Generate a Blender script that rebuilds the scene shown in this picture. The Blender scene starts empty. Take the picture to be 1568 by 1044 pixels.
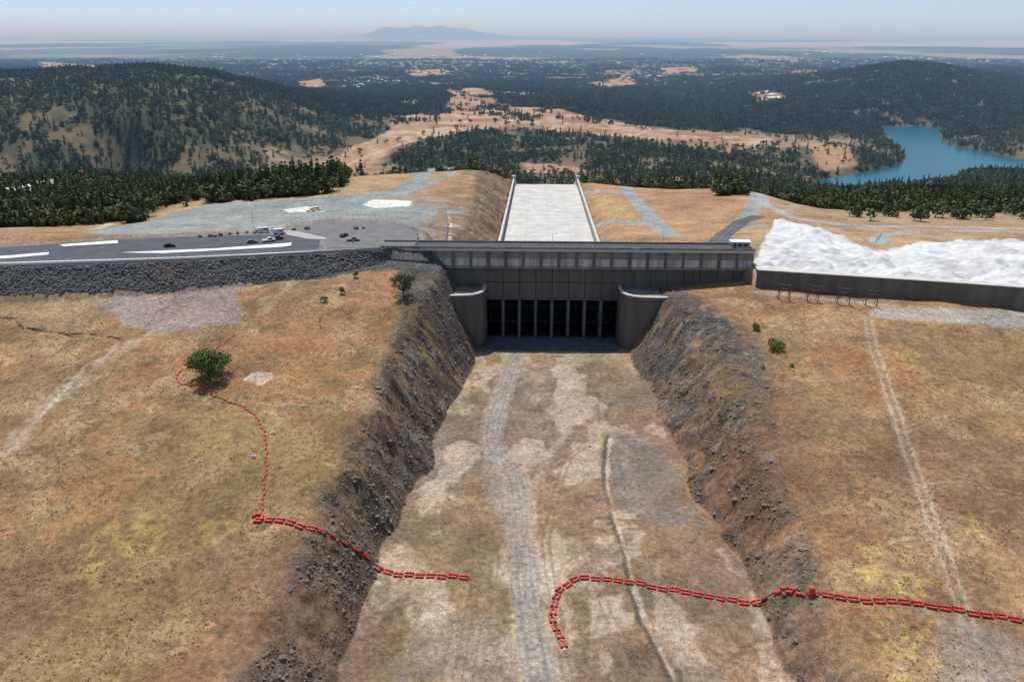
import bpy, math, random
import numpy as np
from mathutils import Vector
random.seed(7); rng=np.random.default_rng(11)
sc=bpy.context.scene
# ------------------------------------------------------------ survey helpers
F=1220.0; TH=math.atan(472/1220.0); CH=120.0
cT,sT=math.cos(TH),math.sin(TH)
def ray(px,py):
    dx=(px-784)/F; dy=(522-py)/F
    return dx, cT+dy*sT, -sT+dy*cT
def UN(px,py,z):
    a,b,c=ray(px,py); t=(CH-z)/(-c)
    return a*t,b*t
def sstep(a,b,x):
    t=np.clip((x-a)/(b-a),0,1); return t*t*(3-2*t)
def vnoise(x,y,seed=0):
    xi=np.floor(x).astype(np.int64); yi=np.floor(y).astype(np.int64)
    xf=x-xi; yf=y-yi
    u=xf*xf*(3-2*xf); v=yf*yf*(3-2*yf)
    def h(a,b):
        n=(a*374761393+b*668265263+seed*974634777)&0xffffffff
        n=((n^(n>>13))*1274126177)&0xffffffff
        return ((n^(n>>16))&0xffff)/65535.0
    return (h(xi,yi)*(1-u)+h(xi+1,yi)*u)*(1-v)+(h(xi,yi+1)*(1-u)+h(xi+1,yi+1)*u)*v
def fbm(x,y,s,o=4,seed=0):
    r=0;a=1;t=0
    for i in range(o):
        r=r+a*vnoise(x/s+31.7*i,y/s-17.3*i,seed+i); t+=a; a*=.5; s*=.5
    return r/t      # 0..1
# ------------------------------------------------------------ height field
YAW=math.radians(1.9); OX,OY=16.5,312.5
cy,sy=math.cos(YAW),math.sin(YAW)
def to_local(x,y):
    dx=x-OX; dy=y-OY
    return dx*cy-dy*sy, dx*sy+dy*cy
def to_world(u,v): return OX+u*cy+v*sy, OY-u*sy+v*cy
cl=[UN(p[0],p[1],39) for p in [(-500,412),(0,410),(280,400),(500,388),(578,382)]]
cl+= [to_world(-66,-1),to_world(79,-1)]
wl=[UN(p[0],p[1],33) for p in [(1160,414),(1300,423),(1440,432),(1568,441),(1750,462)]]
WEIR=wl
cl+=wl+[(wl[-1][0]+200,wl[-1][1]-60)]
cl.insert(0,(-3000,cl[0][1]))
CLX=np.array([p[0] for p in cl]); CLY=np.array([p[1] for p in cl])
def yc(x): return np.interp(x,CLX,CLY)
TY=[60,123,143,169,201,239,275,304,330]
TL=[-36,-33,-33.5,-32,-26,-21,-17,-13,-12]; TR=[56,55,55,54.5,51.5,51,49,46.5,45]
def toeL(y): return np.interp(y,TY,TL)+3.4*(fbm(y,y*0,14,3,5)-.5)*2*sstep(300,285,y)
def toeR(y): return np.interp(y,TY,TR)+3.4*(fbm(y,y*0+9,16,3,6)-.5)*2*sstep(300,285,y)
def kL(y): return np.interp(y,[120,134,164,216,265,300],[.95,1.1,1.5,1.5,1.55,2.1])
def kR(y): return np.interp(y,[120,150,190,231,265,300],[1.2,1.3,1.15,1.0,1.05,1.8])
def smin(a,b,k):
    h=np.clip(.5+.5*(b-a)/k,0,1); return b*(1-h)+a*h-k*h*(1-h)
def hfront(x,y):
    s=np.clip((y-120)/180,0,1.08)
    base=(fbm(x,y,60,4,1)-.5)*4.5+(fbm(x,y,9,3,2)-.5)*.9
    hL=11+20.5*s**1.15+base
    hR=7.5+19*s**.9+base
    d=yc(x)-y
    E=np.interp(x,[-60,-50,-17,40,50,95,180],[38.8,36,21.5,21.5,22,26.2,28.5])
    hL=np.maximum(hL,E-np.clip(d,0,None)*.85+(fbm(x,y,2.2,2,8)-.5)*1.3)
    lim=E+ d*.05+4*sstep(12,50,d)
    hR=np.where(x>40,smin(hR,lim+base*.2,3),hR)
    dl=toeL(y)-x; dr=x-toeR(y)
    rn=(fbm(x,y*.6,7,4,3)-.5)
    rn2=(fbm(x,y,2.4,3,4)-.5)
    rib=(fbm(x*.25,y,5,3,9)-.5)     # strata ribs running down the slope
    zl=dl*kL(y)+(rn*4.2+rib*3.5)*sstep(0,4,dl)+rn2*1.8*sstep(0,2,dl)
    zr=dr*kR(y)+(rn*4.2+rib*3.5)*sstep(0,4,dr)+rn2*1.8*sstep(0,2,dr)
    z=np.where(x<15,smin(hL,zl,3.5),smin(hR,zr,4.5))
    fl=(fbm(x,y,20,4,12)-.5)*1.1+(fbm(x,y,3,3,13)-.5)*.35
    z=np.maximum(z,fl)
    return z
CP=[ # px,py,z
(-300,352,34),(0,350,30),(120,352,34),(-300,330,0),(0,335,2),(120,338,12),
(270,330,26),(400,322,26),(520,318,26),(640,340,26),(680,370,27),(560,300,25),(420,305,25),(600,285,23),(650,268,22),(700,262,20),(745,262,17),(720,300,20),
(200,312,-15),(60,312,-30),(-200,310,-40),(300,300,5),(420,285,8),(520,278,8),
(0,285,-80),(120,280,-85),(250,275,-85),(-300,270,-110),
(380,258,-128),(200,245,-125),(0,245,-115),(100,225,-95),(300,215,-85),
(0,195,-60),(200,190,-55),(0,158,-22),(240,155,-20),(380,170,-50),(0,132,-5),(120,112,10),(240,113,8),(340,128,-8),(400,140,-35),(470,170,-80),(540,195,-120),(450,225,-125),(-300,128,0),(-300,180,-50),
(700,240,-138),(830,245,-142),(620,200,-122),(700,165,-112),(900,205,-128),(1000,220,-130),(750,140,-118),(1000,150,-140),(600,130,-140),(500,140,-120),(1100,130,-145),(1200,115,-145),(850,175,-118),(1000,190,-125),(850,120,-150),(480,125,-130),
(960,350,12),(1060,340,14),(1000,300,8),(1120,290,7),(930,285,3),(1160,320,13),(1130,355,22),
(1200,400,31),(1200,362,31),(1300,410,30),(1400,405,29),(1568,425,30),(1320,382,26),(1450,372,24),(1568,370,22),(1800,380,22),(1800,450,30),(1160,385,31),
(1250,345,16),(1400,348,15),(1568,345,12),(1800,345,10),(1568,322,-15),(1400,325,-12),(1250,318,-5),(1300,303,-60),(1568,303,-70),(1450,300,-75),(1800,310,-50),
(1150,272,-110),(1250,292,-150),(1100,250,-140),(1200,250,-150),
(1400,265,-168),(1500,255,-168),(1400,215,-168),(1568,257,-168),(1700,262,-168),(1300,278,-168),
(1300,235,-145),(1340,225,-150),(1520,212,-140),(1568,228,-148),(1568,190,-125),(1470,185,-130),(1300,185,-135),(1380,150,-85),(1290,125,-75),(1380,97,-5),(1340,103,-25),(1440,108,-30),(1500,125,-75),(1240,115,-125),(1600,130,-110),(1568,275,-152),(1700,200,-120),(1900,230,-130)]
pts=[UN(p[0],p[1],p[2])+(p[2],) for p in CP]
pts+=[(-60,820,-45),(20,850,-50),(100,820,-45),(200,820,-50),(-60,1150,-120),(60,1150,-125),(300,1100,-120),(-250,700,-20),(-300,900,-90),(330,800,-60),
(-8000,9000,-160),(0,9000,-165),(8000,9000,-165),(-4000,7000,-140),(0,6500,-155),(4500,7000,-155),(2500,6000,-140),(-5000,4000,-40),(-2500,4500,-90),(-1000,4500,-125),(4500,3500,-110)]
pts=np.array(pts)
def warp(x,y): return np.stack([x/y*1.3,np.log(y)],-1)
Q=warp(pts[:,0],pts[:,1]); n=len(Q)
def phi(r2): return .5*r2*np.log(r2+1e-12)
K=phi(((Q[:,None]-Q[None])**2).sum(-1))+np.eye(n)*2e-4
P=np.c_[np.ones(n),Q]
A=np.block([[K,P],[P.T,np.zeros((3,3))]])
W=np.linalg.solve(A,np.r_[pts[:,2],0,0,0])
def hback(x,y):
    shp=x.shape; x=x.ravel(); y=np.maximum(y.ravel(),250)
    out=np.empty(x.size)
    for i in range(0,x.size,60000):
        q=warp(x[i:i+60000],y[i:i+60000])
        r2=(q[:,0,None]-Q[None,:,0])**2+(q[:,1,None]-Q[None,:,1])**2
        out[i:i+60000]=phi(r2)@W[:n]+W[n]+q@W[n+1:]
    far=sstep(6500,10000,y)
    out=out*(1-far)-165*far
    m=sstep(700,2200,y)*(1-sstep(12000,25000,y))
    out+=m*((fbm(x,y,900,5,21)-.5)*46+(fbm(x,y,220,3,22)-.5)*14)*np.where(y>6000,.75,1)
    m2=sstep(350,600,y)
    out+=m2*(fbm(x,y,60,4,23)-.5)*5+(fbm(x,y,12,3,24)-.5)*.8
    # far isolated buttes
    fm=y>38000
    if fm.any():
        xf,yf=x[fm],y[fm]; ad=0
        for (bx,bw,bh) in [(-4800,2300,270),(-6400,1700,210),(-3000,1500,230),(-8300,2000,130),(-1300,1700,130),(-5200,600,150),(-4100,500,140),(-6900,500,90),(-2500,500,90)]:
            ad=ad+bh*np.exp(-((xf-bx)/bw)**2-((yf-47000)/3500)**2)*(.65+.7*fbm(xf,yf,900,3,27))
        out[fm]+=ad
    return out.reshape(shp)
def sdist(poly,x,y):
    p=np.array(poly); d=np.full(x.shape,1e18); ins=np.zeros(x.shape,bool)
    for i in range(len(p)):
        a=p[i]; b=p[(i+1)%len(p)]; e=b-a
        t=np.clip(((x-a[0])*e[0]+(y-a[1])*e[1])/(e@e+1e-9),0,1)
        d=np.minimum(d,(x-a[0]-t*e[0])**2+(y-a[1]-t*e[1])**2)
        c=((a[1]>y)!=(b[1]>y))
        xx=(b[0]-a[0])*(y-a[1])/(b[1]-a[1]+1e-12)+a[0]
        ins^=(c&(x<xx))
    d=np.sqrt(d); return np.where(ins,-d,d)
LOTPX=[(-500,412),(0,410),(280,400),(500,388),(585,382),(646,382),(646,352),(600,336),(520,333),(440,343),(428,356),(330,355),(200,362),(60,372),(-500,380)]
LOT=[UN(a,b,39) for a,b in LOTPX]
LAKEPX=[(1345,196),(1400,193),(1450,196),(1438,206),(1450,222),(1500,232),(1568,246),(1700,252),(1900,262),(1900,280),(1700,276),(1568,268),(1475,264),(1450,278),(1380,282),(1340,289),(1240,293),(1220,286),(1260,275),(1335,262),(1378,254),(1388,240),(1372,222),(1350,212)]
LAKE=[UN(a,b,-164) for a,b in LAKEPX]
def bbox_sd(poly,x,y,pad,fill):
    p=np.array(poly); out=np.full(x.shape,float(fill))
    m=(x>p[:,0].min()-pad)&(x<p[:,0].max()+pad)&(y>p[:,1].min()-pad)&(y<p[:,1].max()+pad)
    if m.any(): out[m]=sdist(poly,x[m],y[m])
    return out
def chz(v): return np.where(v<386,10.3-.036*v,10.3-.036*386-.245*(v-386))
def HH(x,y):
    x=np.asarray(x,float); y=np.asarray(y,float)
    ys=yc(x)+np.where((x>-13)&(x<47),20,np.where((x>-50)&(x<94),5.5,.6))
    z=np.empty(x.shape); fr=y<ys
    if fr.any(): z[fr]=hfront(x[fr],y[fr])
    bk=~fr
    if bk.any():
        xb,yb=x[bk],y[bk]; zb=hback(xb,yb)
        u,v=to_local(xb,yb); c=chz(v); au=np.abs(u)
        g=(v>8)&(v<900)&(au<120)
        bank=c+3.5+np.maximum(au-29,0)*np.where(u<0,.75,.35)+(fbm(xb,yb,8,3,33)-.5)*np.where(u<0,5.5,2.5)
        t=np.where(au<28.4,c-.8,np.minimum(zb,bank))
        zb=np.where(g,t,zb)
        sd=bbox_sd(LAKE,xb,yb,300,300)
        lk=-164+np.where(sd<0,np.maximum(sd*.3,-8),sd*.22+1.0)
        w_=sstep(0,300,sd)
        zb=np.where(sd<0,lk,np.where(sd<300,np.maximum(zb*w_+lk*(1-w_),-163+np.minimum(sd*.1,3)),zb))
        z[bk]=zb
    sd=bbox_sd(LOT,x,y,30,99)
    w=sstep(9,.3,sd)*(y>yc(x)-.1)
    z=z*(1-w)+38.9*w
    return z
TS=np.concatenate([np.linspace(90,700,420),np.geomspace(702,90000,420)])
def GP(pl):
    """survey sight line -> point on the ground surface"""
    out=[]
    P_=np.array([ray(a,b) for a,b in pl])
    X=P_[:,0,None]*TS; Y=P_[:,1,None]*TS; Z=CH+P_[:,2,None]*TS
    h=HH(X,Y); below=Z<h
    for i in range(len(pl)):
        k=int(np.argmax(below[i])) if below[i].any() else len(TS)-1
        k=max(k,1)
        a=Z[i,k-1]-h[i,k-1]; b=Z[i,k]-h[i,k]
        f=a/(a-b) if a!=b else 0
        f=min(max(f,0),1)
        x=X[i,k-1]+(X[i,k]-X[i,k-1])*f; y=Y[i,k-1]+(Y[i,k]-Y[i,k-1])*f
        out.append((float(x),float(y),float(HH(np.array([x]),np.array([y]))[0])))
    return out
def G2(pl): return [(p[0],p[1]) for p in GP(pl)]
# ------------------------------------------------------------ terrain grid
rows=list(np.arange(70,345,.6)); y=rows[-1]
while y<240000:
    y+=min(1.3+max(0,y-345)*.0066,5000) if y<60000 else y*.04
    rows.append(y)
rows=np.array(rows); NC=950
ss=np.linspace(-1,1,NC)
Yg=np.repeat(rows[:,None],NC,1); Xg=ss[None,:]*(Yg*.76+70)
Zg=HH(Xg,Yg)
# -------- colour
def C(*c): return np.array(c)
def mix(a,b,m): return a*(1-m[...,None])+b*m[...,None]
def pmask(px,soft=2,warpn=2,ws=6,world=False):
    poly=px if world else G2(px)
    p=np.array(poly); pad=soft*2+warpn*2
    out=np.zeros(Xg.shape)
    m=(Xg>p[:,0].min()-pad)&(Xg<p[:,0].max()+pad)&(Yg>p[:,1].min()-pad)&(Yg<p[:,1].max()+pad)
    if m.any():
        x,y_=Xg[m],Yg[m]
        sd=sdist(poly,x,y_)+(fbm(x,y_,ws,4,55)-.5)*2*warpn
        out[m]=sstep(soft,-soft,sd)
    return out
def lmask(px,w,soft=.7,warpn=.5,ws=5,off=0):
    p=np.array(G2(px)); pad=w+soft+warpn+abs(off)+1
    out=np.zeros(Xg.shape)
    m=(Xg>p[:,0].min()-pad)&(Xg<p[:,0].max()+pad)&(Yg>p[:,1].min()-pad)&(Yg<p[:,1].max()+pad)
    if not m.any(): return out
    x,y_=Xg[m],Yg[m]; d=np.full(x.shape,1e9)
    for i in range(len(p)-1):
        a,b=p[i],p[i+1]; e=b-a; nn=np.array([e[1],-e[0]])/(np.linalg.norm(e)+1e-9)*off
        a2=a+nn
        t=np.clip(((x-a2[0])*e[0]+(y_-a2[1])*e[1])/(e@e+1e-9),0,1)
        d=np.minimum(d,np.hypot(x-a2[0]-t*e[0],y_-a2[1]-t*e[1]))
    d=d+(fbm(x,y_,ws,3,66)-.5)*2*warpn
    out[m]=sstep(w/2+soft/2,w/2-soft/2,d)
    return out
n1=fbm(Xg,Yg,45,5,101); n2=fbm(Xg,Yg,16,5,102); n3=fbm(Xg,Yg,5,4,103); n4=fbm(Xg,Yg,1.8,2,104); n5=fbm(Xg,Yg,28,5,105)
n6=fbm(Xg,Yg,11,4,107)
col=np.zeros(Xg.shape+(3,))
ochre=C(.300,.182,.088); brown=C(.20,.122,.070); straw=C(.36,.255,.14); olive=C(.215,.16,.065); rust=C(.265,.135,.072)
col[:]=ochre
col=mix(col,brown,sstep(.40,.60,n2)*.7)
col=mix(col,rust,sstep(.5,.64,n5)*.6)
col=mix(col,olive,sstep(.54,.66,n1)*sstep(.4,.6,n3)*.5)
col=mix(col,straw,sstep(.54,.66,n6)*.45)
col=mix(col,brown*.65,sstep(.56,.70,n3)*.4)
front=Yg<yc(Xg)+.6
dl=toeL(Yg)-Xg; dr=Xg-toeR(Yg)
chan=((dl<0)&(dr<0)&front)
cm=chan.astype(float)
fl=np.zeros_like(col); fl[:]=C(.265,.172,.102)
fl=mix(fl,C(.185,.130,.085),sstep(.42,.56,n2)*.75)
fl=mix(fl,C(.25,.185,.085),sstep(.5,.62,n5)*.45)
nf=fbm(Xg,Yg*.55,9,5,108)
fl=mix(fl,C(.43,.335,.24),sstep(.56,.61,nf)*.55)
fl=mix(fl,C(.165,.142,.115),sstep(.54,.62,n1)*.55)
fl=mix(fl,C(.135,.095,.060),sstep(.56,.62,n3)*.5)
col=mix(col,fl,cm)
# rock mask
wL=np.interp(Yg,[120,140,164,216,265,304],[11,11,11,14,18,30])+12*(n2-.5)
wR=np.interp(Yg,[120,150,200,240,275,304],[5,8,17,26,25,18])+16*(n2-.5)
slopeL=sstep(-.5,1,dl)*sstep(1,0,(dl-wL)/6)*front
slopeR=sstep(-.5,1,dr)*sstep(1,0,(dr-wR)/9)*front
emb=((yc(Xg)-Yg)<9+3*(n3-.5))*(Xg<-28)*front*1.0
emb2=sstep(14,8,yc(Xg)-Yg)*(Xg>-55)*(Xg<0)*front
nearfade=np.interp(Yg,[120,150,190,240],[.55,.7,.9,1])
rock=np.clip(np.maximum.reduce([slopeL*sstep(.36,.58,n3+.12*nearfade)*nearfade,slopeR*sstep(.42,.62,n3+.14*nearfade)*nearfade,emb,emb2]),0,1)*(~chan)
rc=np.zeros_like(col); rc[:]=C(.16,.132,.104)
rc=mix(rc,C(.30,.255,.21),sstep(.52,.7,n4)*.8)
rc=mix(rc,C(.225,.155,.095),sstep(.45,.60,fbm(Xg,Yg,7,4,109))*.8)
rc=mix(rc,C(.05,.046,.042),sstep(.54,.66,fbm(Xg,Yg,3,3,110))*.8)
nd=sstep(235,290,Yg)
rc=mix(rc,C(.090,.090,.093),nd*.6)
soil=np.clip(np.maximum(slopeL,slopeR),0,1)*(~chan)
col=mix(col,C(.20,.138,.088),soil*.75)
col=mix(col,C(.10,.075,.05),soil*sstep(.52,.62,n6)*.6)
col=mix(col,rc,rock*.9)
col=mix(col,C(.13,.13,.128),emb*.8)
def paint(px,c,a=1,**k):
    global col
    col=mix(col,C(*c),pmask(px,**k)*a)
def line(px,w,c,a=1,**k):
    global col
    col=mix(col,C(*c),lmask(px,w,**k)*a)
# left grey outcrop, pale streaks
paint([(150,452),(230,440),(300,430),(385,427),(372,445),(352,462),(385,485),(300,500),(250,510),(165,492)],(.25,.205,.18),.9,soft=2,warpn=6)
paint([(0,455),(140,445),(165,490),(60,500),(0,490)],(.26,.2,.12),.5,soft=5,warpn=5)
line([(-20,715),(40,660),(90,600),(150,560),(210,520),(300,480)],4,(.40,.33,.24),.5,soft=6,warpn=4)
line([(60,640),(130,560),(165,545),(180,525)],1.2,(.5,.42,.3),.6,soft=1)
line([(400,480),(430,450),(450,430)],3,(.42,.3,.18),.6,soft=3,warpn=1)
line([(0,600),(80,570),(200,520)],.8,(.38,.29,.18),.5,soft=.6)
paint([(372,582),(385,570),(418,569),(420,578),(400,590)],(.55,.5,.43),.95,soft=.4,warpn=.4)
def blobs(L_,c,a,asp=.8,extra=None):
    global col
    gs=G2([(p[0],p[1]) for p in L_])
    for g,p in zip(gs,L_):
        d=np.hypot(Xg-g[0],(Yg-g[1])*asp)/p[2]+(n3-.5)*1.6
        m=sstep(1,.45,d)*a
        if extra is not None: m=m*extra
        col=mix(col,C(*c),m)
blobs([(180,850,13),(110,870,7),(1372,885,9),(1390,985,8),(330,815,6),(1490,800,5)],(.42,.31,.09),.6,extra=sstep(.42,.58,n4))
blobs([(300,740,35),(120,980,25),(620,480,14),(480,700,18),(1150,600,14),(1520,560,30)],(.20,.15,.06),.45)
blobs([(350,540,14),(470,560,22),(250,420,10),(1200,700,25),(1330,560,20),(150,760,16)],(.29,.145,.065),.55)
blobs([(1180,700,22),(1230,640,18),(1420,720,22),(480,950,20),(60,900,14)],(.165,.105,.065),.6)
# right track
TRK=[(1328,488),(1340,540),(1355,580),(1380,660),(1405,730),(1425,790),(1450,860),(1478,940),(1500,1044)]
line(TRK,4.4,(.3,.22,.14),.5,soft=2,warpn=.8)
for o in (-1.1,1.1): line(TRK,.8,(.40,.32,.225),.65,soft=.8,warpn=.25,off=o)
line([(1340,840),(1400,820),(1440,830),(1420,870)],.7,(.4,.3,.2),.5)
for q in ([(1568,600),(1450,640),(1380,660)],[(1350,575),(1200,590),(1120,560)],[(1568,760),(1480,740),(1410,745)]):
    for o in(-.9,.9): line(q,.6,(.36,.27,.18),.45,soft=.5,warpn=.4,off=o)
paint([(1340,470),(1568,478),(1800,500),(1800,520),(1568,503),(1420,492),(1330,485)],(.33,.31,.28),.8,soft=1.5,warpn=1.5)
line([(1160,447),(1300,462),(1420,474)],4,(.32,.27,.2),.8,soft=2)
paint([(1420,935),(1500,955),(1568,975),(1568,1060),(1440,1050)],(.25,.23,.2),.6,soft=3,warpn=5)
# channel: gravel road, sand patches, ditch
road=[(836,1100),(826,1040),(812,960),(803,890),(800,830),(797,775),(790,735),(762,700),(752,670),(757,640),(770,600),(782,560),(800,532),(830,515)]
paint([(745,720),(760,715),(790,760),(785,800),(765,790)],(.27,.25,.22),.6,soft=1)
for pl in [[(835,560),(880,555),(900,600),(905,640),(860,670),(835,640),(850,600)],[(790,680),(830,670),(845,700),(800,720),(785,700)],[(880,680),(925,670),(930,720),(900,740),(850,750),(860,715)],[(690,680),(725,670),(730,700),(690,740),(640,800),(635,770),(665,720)],[(770,530),(790,528),(770,600),(760,610)],[(820,870),(855,860),(850,910),(830,900)],[(640,900),(700,890),(690,960),(650,960)],[(1020,920),(1080,960),(1060,990),(1010,960)],[(900,915),(960,905),(950,990),(910,960)],[(735,545),(760,560),(750,600),(735,590)],[(955,700),(1010,780),(960,790)][::-1]]:
    paint(pl,(.45,.355,.26),.6,soft=.8,warpn=5,ws=7)
paint([(925,662),(985,668),(1015,690),(1035,740),(1062,800),(1010,795),(940,780),(928,720)],(.17,.152,.13),.75,soft=1.5,warpn=5,ws=8)
paint([(640,960),(760,950),(770,1044),(600,1044)],(.22,.19,.16),.5,soft=3,warpn=6,ws=9)
line(road,6.4,(.255,.225,.19),.9,soft=1.2,warpn=.8)
for o in(-2.4,-.8,.9,2.5): line(road,.45,(.35,.31,.265),.45,soft=.5,warpn=.2,off=o)
for o in(-1.6,1.7): line(road,.5,(.185,.16,.135),.45,soft=.5,warpn=.2,off=o)
for o in(-3.6,3.7): line(road,.6,(.36,.285,.205),.5,soft=.6,warpn=.5,off=o)
line([(800,830),(770,800),(752,760),(745,720),(750,690)],3,(.25,.215,.18),.6,soft=1.2,warpn=1)
line([(782,560),(830,530),(870,545),(890,600),(870,660),(835,700),(815,760),(812,830)],2.4,(.36,.28,.195),.5,soft=1,warpn=1)
paint([(735,535),(820,520),(950,528),(965,545),(960,580),(935,560),(860,545),(770,545)],(.34,.265,.155),.45,soft=2,warpn=2)
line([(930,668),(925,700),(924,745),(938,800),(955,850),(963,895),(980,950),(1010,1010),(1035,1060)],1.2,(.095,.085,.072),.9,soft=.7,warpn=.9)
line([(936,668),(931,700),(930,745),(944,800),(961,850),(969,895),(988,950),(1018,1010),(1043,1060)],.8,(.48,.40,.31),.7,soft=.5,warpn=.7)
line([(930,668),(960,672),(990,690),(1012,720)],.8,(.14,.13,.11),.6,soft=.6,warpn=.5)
for pl in [[(700,1044),(715,960),(730,880),(725,800),(745,730)],[(640,800),(690,760),(740,735)],[(870,1040),(860,980),(845,900),(835,830),(850,760),(870,700),(920,665)],[(730,1044),(745,940),(760,850)],[(1000,1044),(930,940),(900,850),(890,760)],[(1100,1044),(1060,900),(1000,800)]]:
    for o in(-.9,.9): line(pl,.5,(.175,.13,.09),.6,soft=.4,warpn=.4,off=o)
# --- behind the dam
bk=~front
bkc=np.zeros_like(col); bkc[:]=C(.33,.20,.105)
bkc=mix(bkc,C(.24,.155,.085),sstep(.4,.6,n2)*.6); bkc=mix(bkc,C(.38,.27,.16),sstep(.5,.65,n1)*.6)
forest=C(.065,.068,.040)
big=fbm(Xg,Yg,420,5,120)
ff=np.zeros_like(col); ff[:]=forest
ff=mix(ff,C(.18,.125,.072),sstep(.48,.64,fbm(Xg,Yg,70,4,122))*.6)
ff=mix(ff,C(.29,.20,.12),sstep(.60,.68,big)*.7)
ff=mix(ff,C(.04,.055,.034),sstep(.5,.7,fbm(Xg,Yg,30,3,124))*.6)
fw=sstep(620,760,Yg+60*(n1-.5))
fw=np.maximum(fw,sstep(-190,-240,Xg)*sstep(395,440,Yg))
fw=np.maximum(fw,sstep(470,560,Yg)*sstep(170,230,Xg)*.55)
bkc=mix(bkc,ff,fw)
# far plain
fy=sstep(5500,9000,Yg)
dist=np.zeros_like(col); dist[:]=C(.045,.065,.036)
pl1=fbm(Xg,Yg*.55,1500,6,130); pl2=fbm(Xg,Yg*.5,5200,5,131)
dist=mix(dist,C(.30,.24,.17),sstep(.57,.62,pl1)*.7)
dist=mix(dist,C(.09,.14,.06),sstep(.55,.62,fbm(Xg,Yg*.5,2300,4,133))*.6)
dist=mix(dist,C(.34,.29,.22),sstep(.53,.59,pl2)*sstep(13000,20000,Yg)*.8)
dist=mix(dist,C(.07,.10,.08),sstep(22000,45000,Yg)*.6)
bkc=mix(bkc,dist,fy)
col=mix(col,bkc,bk*1.0)
TAN=[[(600,182),(650,175),(690,165),(690,138),(740,136),(757,158),(830,166),(900,178),(960,190),(1000,198),(1080,201),(1180,212),(1160,222),(1060,215),(960,212),(880,203),(800,198),(720,200),(655,212),(600,228),(560,262),(478,272),(490,252),(535,228),(590,205)],
[(1232,220),(1300,222),(1310,240),(1318,256),(1262,262),(1240,240)],[(455,125),(495,120),(500,132),(470,138)],[(800,250),(860,248),(880,262),(800,266)],[(1150,140),(1190,142),(1200,156),(1160,158)],[(900,128),(950,118),(980,125),(940,136)],[(1010,105),(1060,102),(1080,110),(1020,114)],[(150,100),(60,95),(60,104),(150,112)],[(620,110),(680,106),(690,114),(630,118)]]
tanw=[]
for i,pl in enumerate(TAN):
    g=G2(pl); tanw.append(g)
    paint(g,(.33,.20,.115),.93,soft=8,warpn=26 if i<2 else 40,ws=90,world=True)
tw=pmask(tanw[0],soft=10,warpn=20,ws=60,world=True)
col=mix(col,C(.22,.12,.07),tw*sstep(.48,.6,fbm(Xg,Yg,90,5,160))*.8)
col=mix(col,C(.42,.32,.21),tw*sstep(.55,.62,fbm(Xg,Yg,60,5,161))*.7)
for pl,w in [([(480,268),(560,240),(640,215),(700,198),(800,185),(900,193),(1000,205),(1180,220)],7),([(600,190),(640,178),(700,178),(830,172)],6),([(960,212),(1000,200),(980,190)],5),([(600,265),(700,258),(800,262),(900,268),(1000,262)],5)]:
    line(pl,w,(.46,.37,.27),.85,soft=5,warpn=2)
# graded benches and roads right of chute
paint([(890,275),(1130,272),(1175,318),(1165,335),(1100,366),(915,366)],(.34,.20,.11),.9,soft=3,warpn=3)
paint([(980,282),(1090,280),(1130,310),(1060,330),(1010,315)],(.27,.155,.09),.7,soft=3,warpn=3)
paint([(905,300),(950,302),(975,335),(930,338)],(.36,.24,.12),.9,soft=1.5)
RG=(.25,.26,.245)
for pl,w in [([(940,270),(960,290),(985,320),(1030,360)],11),([(893,295),(955,298)],8),([(920,343),(990,342)],11),([(893,276),(940,276)],10),([(1085,272),(1130,280),(1160,300),(1150,325),(1120,350),(1100,372)],10),([(1120,350),(1250,343),(1340,352)],7),([(1568,335),(1450,322),(1300,318),(1200,325)],5)]:
    line(pl,w,RG,.95,soft=1.2,warpn=.6)
paint([(1155,300),(1300,318),(1568,330),(1750,335),(1750,365),(1568,362),(1400,368),(1330,375),(1250,352),(1200,340)],(.33,.22,.135),.55,soft=3,warpn=4)
for pl,w in [([(1140,280),(1170,312),(1220,335),(1300,345),(1568,350),(1750,352)],8),([(1568,356),(1400,352),(1350,360),(1340,372)],8)]:
    line(pl,w,(.29,.29,.28),1,soft=1.2,warpn=.4)
line([(1098,374),(1112,356),(1135,340),(1160,332)],10,(.10,.10,.105),.95,soft=1,warpn=.2)
# left service pad
PAD=[(140,362),(160,348),(230,338),(275,324),(330,312),(400,308),(520,301),(605,291),(632,268),(655,258),(700,256),(655,284),(625,297),(690,304),(716,312),(714,326),(692,332),(690,374),(650,374),(640,352),(600,336),(520,333),(440,343),(330,352),(240,358)]
paint(PAD,(.205,.228,.22),.97,soft=1.2,warpn=1)
paint(PAD,(.28,.275,.24),.35,soft=1,warpn=14,ws=25)
paint([(640,300),(690,303),(712,312),(640,316),(560,300)],(.3,.2,.115),.6,soft=2,warpn=2)
for pl in [[(432,321),(470,316),(497,324),(440,325)],[(553,314),(570,306),(632,308),(626,316),(575,319)]]:
    paint(pl,(.62,.6,.54),1,soft=.6,warpn=.3)
line([(685,325),(690,345),(688,374)],1.6,(.6,.58,.53),.9,soft=.6,warpn=.1)
line([(700,262),(660,282),(600,300),(560,306)],6,RG,.8,soft=2)
u_,v_=to_local(Xg,Yg)
bankm=((v_>12)&(v_<390)&(np.abs(u_)<75)&(np.abs(u_)>27)&(u_<0)).astype(float)*sstep(-72,-60,u_)
col=mix(col,C(.21,.14,.085),bankm*sstep(.32,.5,n3)*.9)
col=mix(col,C(.09,.08,.068),bankm*sstep(.47,.58,n4)*.85*sstep(-56,-42,u_))
for pl,w in [([(0,328),(80,312),(170,300),(290,290)],5),([(290,290),(240,300),(200,320),(150,350)],5),([(0,318),(120,300),(200,296)],3),([(480,268),(400,285),(300,292)],5)]:
    line(pl,w,(.42,.36,.28),.85,soft=3,warpn=1.5)
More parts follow.
